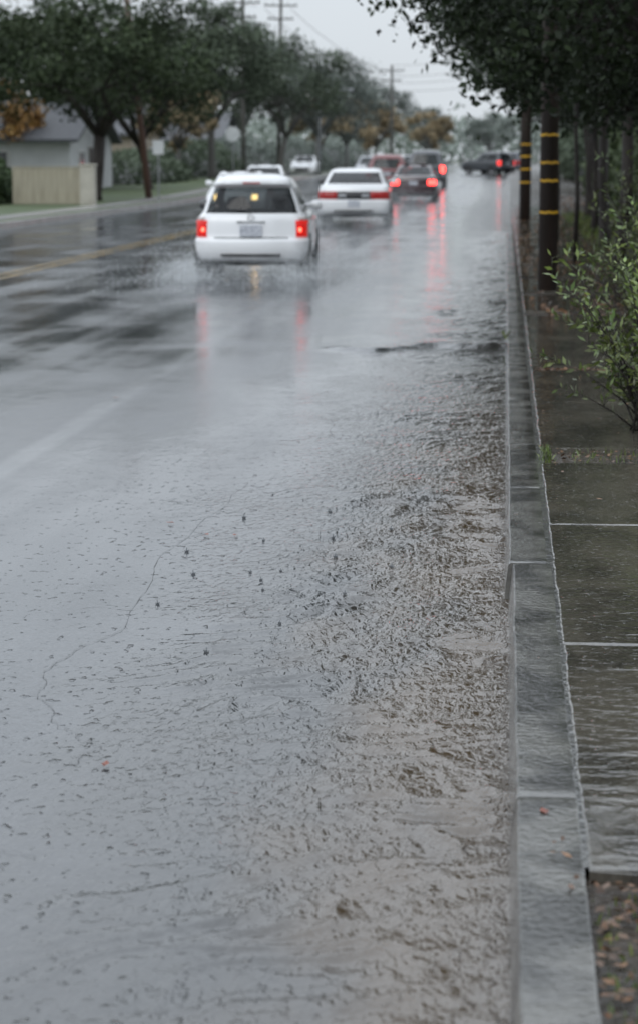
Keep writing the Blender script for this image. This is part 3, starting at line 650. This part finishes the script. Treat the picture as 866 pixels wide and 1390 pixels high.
for k,(x,y,rx,ry,h_) in enumerate([(-19.5,112,3,8,1.6),(-19,132,2.5,9,2.2),(-19,155,3,10,2.6),(-18,182,3,12,2.8),(-18,215,3,14,3.0),(-18.0,74,.7,3,1.6),(-20,250,5,16,3.5)]):
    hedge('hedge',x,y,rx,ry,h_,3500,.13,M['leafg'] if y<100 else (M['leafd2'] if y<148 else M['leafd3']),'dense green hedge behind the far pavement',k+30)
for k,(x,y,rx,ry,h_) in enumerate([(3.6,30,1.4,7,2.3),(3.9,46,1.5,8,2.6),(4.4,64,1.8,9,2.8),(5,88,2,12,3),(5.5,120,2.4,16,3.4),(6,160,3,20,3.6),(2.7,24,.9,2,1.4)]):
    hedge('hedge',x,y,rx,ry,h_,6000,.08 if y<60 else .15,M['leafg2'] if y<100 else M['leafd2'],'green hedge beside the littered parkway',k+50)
n=22000; x=rng.uniform(-120,120,n); y=rng.uniform(420,470,n); top=6+5*vnoise(x/9+40,y/20,77)+3*vnoise(x/3+40,y/9,78); z=.5+top*rng.random(n)**.7
V=leaves(np.stack([x,y,z],1),.6,.6); obj('distant_trees',quads_mesh('distant_trees',V,1.25+.4*rng.random(n),M['leafd3']),kind='stuff')  # haze painted in by the palest leaf colour and a raised tint
def shrub(cx,cy,hh,spread,ns,seed,label,dk=1.0):
    r_=np.random.default_rng(seed); v=[];f=[];cs=[]; dr=[]
    for i in range(ns):
        a=r_.random()*6.283; rr=spread*(.25+.9*r_.random()); H=hh*(.3+.75*r_.random())
        droop=-.12*H if r_.random()<.35 else .0
        p0=Vector((r_.normal()*.05,r_.normal()*.05,0)); p3=Vector((rr*math.cos(a),rr*math.sin(a),H+droop)); p1=p0.lerp(p3,.35)+Vector((0,0,H*.13)); p2=p0.lerp(p3,.7)+Vector((0,0,H*.13))
        tube(v,f,[p0,p1,p2,p3],[.007,.005,.003,.0012],5)
        for t in np.linspace(.3,1,15):
            pt=(p0.lerp(p1,t*3) if t<.333 else p1.lerp(p2,(t-.333)*3) if t<.667 else p2.lerp(p3,(t-.667)*3))
            ax=(p3-p0).normalized(); o=Vector(r_.normal(size=3)); o=(o-ax*o.dot(ax)).normalized()
            dd=(ax*.6+o*.8).normalized(); cs.append(np.array(pt+dd*.03)); dr.append(np.array(dd))
            if r_.random()<.3:
                tw=pt; d=(Vector(r_.normal(size=3))+Vector((0,0,1.0))).normalized()*.11; tube(v,f,[tuple(tw),tuple(tw+d)],[.003,.001],4)
                for q in (.3,.5,.7,.9,1.05):
                    o=Vector(r_.normal(size=3)).normalized(); dd=(d.normalized()*.6+o*.7).normalized(); cs.append(np.array(tw+d*q+dd*.025)); dr.append(np.array(dd))
    cs=np.array(cs); D=np.array(dr); n=len(cs); e=np.cross(D,r_.normal(size=(n,3))); e/=np.linalg.norm(e,axis=1)[:,None]; s=(.030*(.6+.7*r_.random(n)))[:,None]
    V=np.stack([cs-D*s,cs+e*s*.33,cs+D*s,cs-e*s*.33],1)
    root=obj('shrub',None,loc=(cx,cy,.12),label=label,category='shrub')
    zz=cs[:,2]/hh
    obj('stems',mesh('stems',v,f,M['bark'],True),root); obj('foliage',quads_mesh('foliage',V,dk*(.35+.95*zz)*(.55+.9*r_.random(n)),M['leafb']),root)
shrub(.84,12.2,1.08,.52,50,1,'yellow-green leafy shrub growing beside the wet slabs')
shrub(1.05,14.8,1.35,.65,50,2,'yellow-green leafy shrub with upright stems',.8)
shrub(1.4,18.5,1.5,.65,46,3,'dark leggy shrub near the pole',.6)
shrub(1.55,23,1.6,.7,45,4,'dark leggy shrub near the pole',.5)
for k,(x,y) in enumerate([(1.05,33),(.95,41),(1.1,50),(.8,36),(.75,46)]):
    v=[];f=[]; tube(v,f,[(0,0,-.05),(.03,0,1),(-.02,.02,2.2),(.05,0,3.6)],[.045,.035,.03,.022],8)
    r=obj('sapling',None,loc=(x,y,.1),label='slender young tree trunk on the parkway',category='sapling',group='young kerbside saplings'); obj('trunk',mesh('trunk',v,f,M['bark'],True),r)
    c=rng.normal(size=(1200,3))*np.array([.5,.5,.6])+np.array([.05,0,3.7]); obj('crown',quads_mesh('crown',leaves(c,.05,.6),.5+.8*rng.random(1200),M['leafr']),r)
# ---------------------------------------------------------------- poles
def upole(x,y,h_,r,m,lean=0,arms=True,bands=False,label='',bh=.013):
    root=obj('utility_pole',None,loc=(x,y,zg(y)+.1),rot=(0,lean,0),label=label,category='utility pole')
    v=[];f=[]; tube(v,f,[(0,0,-.2),(0,0,h_*.5),(0,0,h_)],[r,r*.88,r*.7],14); obj('post',mesh('post',v,f,m,True),root)
    if arms:
        for zz,ln in ((h_-.5,1.15),(h_-1.4,.9)):
            boxobj('crossarm',(-ln,ln,-r-.12,-r,zz-.05,zz+.05),m,root,.01)
            for sx in(-ln+.12,-ln*.45,ln*.45,ln-.12):
                v=[];f=[]; tube(v,f,[(sx,-r-.06,zz+.05),(sx,-r-.06,zz+.12),(sx,-r-.06,zz+.2)],[.02,.045,.03],8); obj('insulator',mesh('insulator',v,f,M['metal'],True),root)
    if bands:
        for bi,zz in enumerate(bands):
            v=[];f=[]; n=16; rr=r*.99+.005
            a0=math.radians(205+random.uniform(-6,6)); a1=math.radians(338+random.uniform(-6,6))
            for k in range(n+1):
                a=a0+(a1-a0)*k/n
                for z_,q in ((zz-bh-.002,rr-.004),(zz-bh,rr),(zz+bh,rr),(zz+bh+.002,rr-.004)): v.append((q*math.cos(a),q*math.sin(a),z_+.004*math.sin(k+bi)))
            for k in range(n):
                for i in range(3): p=k*4+i;q=(k+1)*4+i; f.append((p,q,q+1,p+1))
            obj('reflector_band',mesh('reflector_band',v,f,M['yband']),root)
    return root
upole(.5,25.6,9,.115,M['pole'],0,True,(.96,1.33,1.54,1.86),'dark wooden utility pole with yellow reflective bands by kerb')
upole(.48,55,9.5,.15,M['pole'],0,True,(1.0,1.33,1.65,1.95),'dark wooden utility pole with yellow reflective bands by kerb',.02)
upole(-13.95,84,10.5,.14,M['poler'],-.1,True,False,'reddish leaning wooden utility pole on the verge')
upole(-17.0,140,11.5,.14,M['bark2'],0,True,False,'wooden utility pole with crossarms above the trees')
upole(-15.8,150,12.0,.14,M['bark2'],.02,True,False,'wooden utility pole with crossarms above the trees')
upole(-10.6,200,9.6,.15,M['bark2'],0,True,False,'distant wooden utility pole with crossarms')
def wire(a,b,sag,label):
    v=[];f=[]; P=[]
    for t in np.linspace(0,1,18): P.append((a[0]*(1-t)+b[0]*t,a[1]*(1-t)+b[1]*t,a[2]*(1-t)+b[2]*t-sag*4*t*(1-t)))
    tube(v,f,P,[.018]*18,5); obj('overhead_wire',mesh('overhead_wire',v,f,M['wire']),label=label,category='wire',group='overhead wires')
for dx in(-.9,.9):
    wire((-14.8+dx,84,10.2),(-17+dx,140,11.4),.6,'thin black overhead wire between utility poles')
    wire((-15.8+dx,150,11.9),(-10.6+dx,200,9.4),.9,'thin black overhead wire between utility poles')
wire((-15.8,150,10.9),(-10.6,200,8.4),.9,'thin black overhead wire between utility poles')
for zz,dy in((9.2,0),(8.6,0),(7.9,0),(10.2,6)): wire((-10.6,200,zz),(6,150+dy,zz+.6),.7,'thin black overhead wire crossing the street')
r=obj('street_lamp',None,loc=(-12.9,150,zg(150)+.1),label='slim metal street lamp with a curved arm',category='street lamp')
v=[];f=[]; tube(v,f,[(0,0,0),(0,0,3),(0,0,5.4)],[.09,.07,.06],10); obj('post',mesh('post',v,f,M['metal'],True),r)
v=[];f=[]; tube(v,f,[(0,0,5.3),(.4,0,5.65),(1.2,0,5.8),(1.7,0,5.8)],[.04]*4,8); obj('arm',mesh('arm',v,f,M['metal'],True),r)
v=[];f=[]; tube(v,f,[(1.6,0,5.8),(1.8,0,5.79),(2.2,0,5.78),(2.35,0,5.78)],[.05,.12,.12,.05],10); obj('lamp_head',mesh('lamp_head',v,f,M['metal'],True),r)
def sign(x,y,h_,kind,label,yaw=0):
    r=obj('road_sign',None,loc=(x,y,zg(y)+.1),rot=(0,0,yaw),label=label,category='road sign')
    v=[];f=[]; tube(v,f,[(0,0,0),(0,0,h_+.2)],[.03,.03],8); obj('post',mesh('post',v,f,M['metal']),r)
    n=8 if kind=='oct' else 4; R_=.38 if kind=='oct' else .36; v=[]
    for yy in(-.04,-.055):
        for k in range(n):
            a=2*math.pi*(k+.5)/n; v.append((R_*math.cos(a)*(1 if kind=='oct' else .8),yy,h_+R_*math.sin(a)*(1 if kind=='oct' else 1)))
    f=[tuple(range(n)),tuple(range(2*n-1,n-1,-1))]+[(k,(k+1)%n,n+(k+1)%n,n+k) for k in range(n)]
    obj('sign_panel',mesh('sign_panel',v,f,M['sign']),r)
sign(-12.75,79,2.0,'sq','small pale square road sign on a thin post')
sign(-13.4,106,2.5,'oct','pale octagonal sign seen from its grey back')
# ---------------------------------------------------------------- house, fence
def house(x0,x1,y0,y1,ev,rd,wm,label):
    r=obj('house',None,loc=((x0+x1)/2,(y0+y1)/2,zg(y0)+.1),label=label,category='house')
    hx,hy=(x1-x0)/2,(y1-y0)/2
    v=[(-hx,-hy,-.1),(hx,-hy,-.1),(hx,hy,-.1),(-hx,hy,-.1),(-hx,-hy,ev),(hx,-hy,ev),(hx,hy,ev),(-hx,hy,ev),(hx,0,rd-.1),(-hx,0,rd-.1)]
    f=[(0,1,5,4),(1,2,6,8,5),(2,3,7,6),(3,0,4,9,7)]; obj('wall',mesh('wall',v,f,wm),r)
    o=.45; v=[];f=[]
    sl_=(rd-ev)/hy
    for sg in(-1,1):
        b=len(v); ye=sg*(hy+o); ze=ev-o*sl_+.02
        for xx in(-hx-o,hx+o): v+=[(xx,ye,ze),(xx,0,rd),(xx,0,rd+.14),(xx,ye,ze+.14)]
        f+=[(b,b+1,b+5,b+4),(b+3,b+7,b+6,b+2),(b,b+4,b+7,b+3),(b,b+3,b+2,b+1),(b+4,b+5,b+6,b+7)]
    obj('roof',mesh('roof',v,f,M['roof']),r)
    for (wx,wy,ax) in ((hx,-.5*hy,'x'),(hx,.35*hy,'x'),(-.4*hx,-hy,'y'),(.4*hx,-hy,'y')):
        e=obj('window',None,r,loc=(wx,wy,1.3))
        if ax=='x':
            boxobj('frame',(-.02,.05,-.65,.65,-.55,.55),M['trim'],e,.01); boxobj('pane',(.052,.06,-.56,.56,-.46,.46),M['win'],e)
        else:
            boxobj('frame',(-.65,.65,-.05,.02,-.55,.55),M['trim'],e,.01); boxobj('pane',(-.56,.56,-.06,-.052,-.46,.46),M['win'],e)
    e=obj('door',None,r,loc=(hx,-.1*hy,0)); boxobj('frame',(-.02,.05,-.55,.55,0,2.05),M['trim'],e,.01); boxobj('panel',(.052,.07,-.45,.45,.05,1.98),M['pole'],e)
    boxobj('chimney',(-.4,.4,.8,1.5,rd-.9,rd+.5),M['pier'],r)
house(-30,-18.9,93,103,2.3,4.0,M['wall'],'low pale grey bungalow with a dark shingle roof')
house(-32,-23,132,143,2.6,4.4,M['wall2'],'beige stucco bungalow behind the street trees')
house(-32,-22,165,176,2.6,4.6,M['wall'],'pale bungalow partly hidden behind the hedge')
house(10,20,150,162,2.8,4.8,M['wall2'],'beige house behind the kerbside trees')
r=obj('fence',None,loc=(-16.85,73,.13),label='beige vertical-board fence beside the verge',category='fence')
v=[];f=[]; n=17; W_=.138*n
for k in range(n): xx=.138*k; box(v,f,xx,xx+.128,0,.025,.03,1.25+.006*(k%2))
obj('boards',mesh('boards',v,f,M['fence']),r)
for zz in(.3,1.0): boxobj('rail',(0,W_,.028,.07,zz,zz+.09),M['fence'],r)
boxobj('cap_rail',(-.02,W_,-.03,.08,1.258,1.30),M['fence'],r)
r=obj('gate_pier',None,loc=(-14.2,73,.13),label='square painted masonry pier at the fence end',category='pier')
boxobj('shaft',(-.28,.22,-.2,.25,0,1.33),M['pier'],r,.01); boxobj('capstone',(-.32,.26,-.24,.29,1.332,1.39),M['pier'],r,.01)
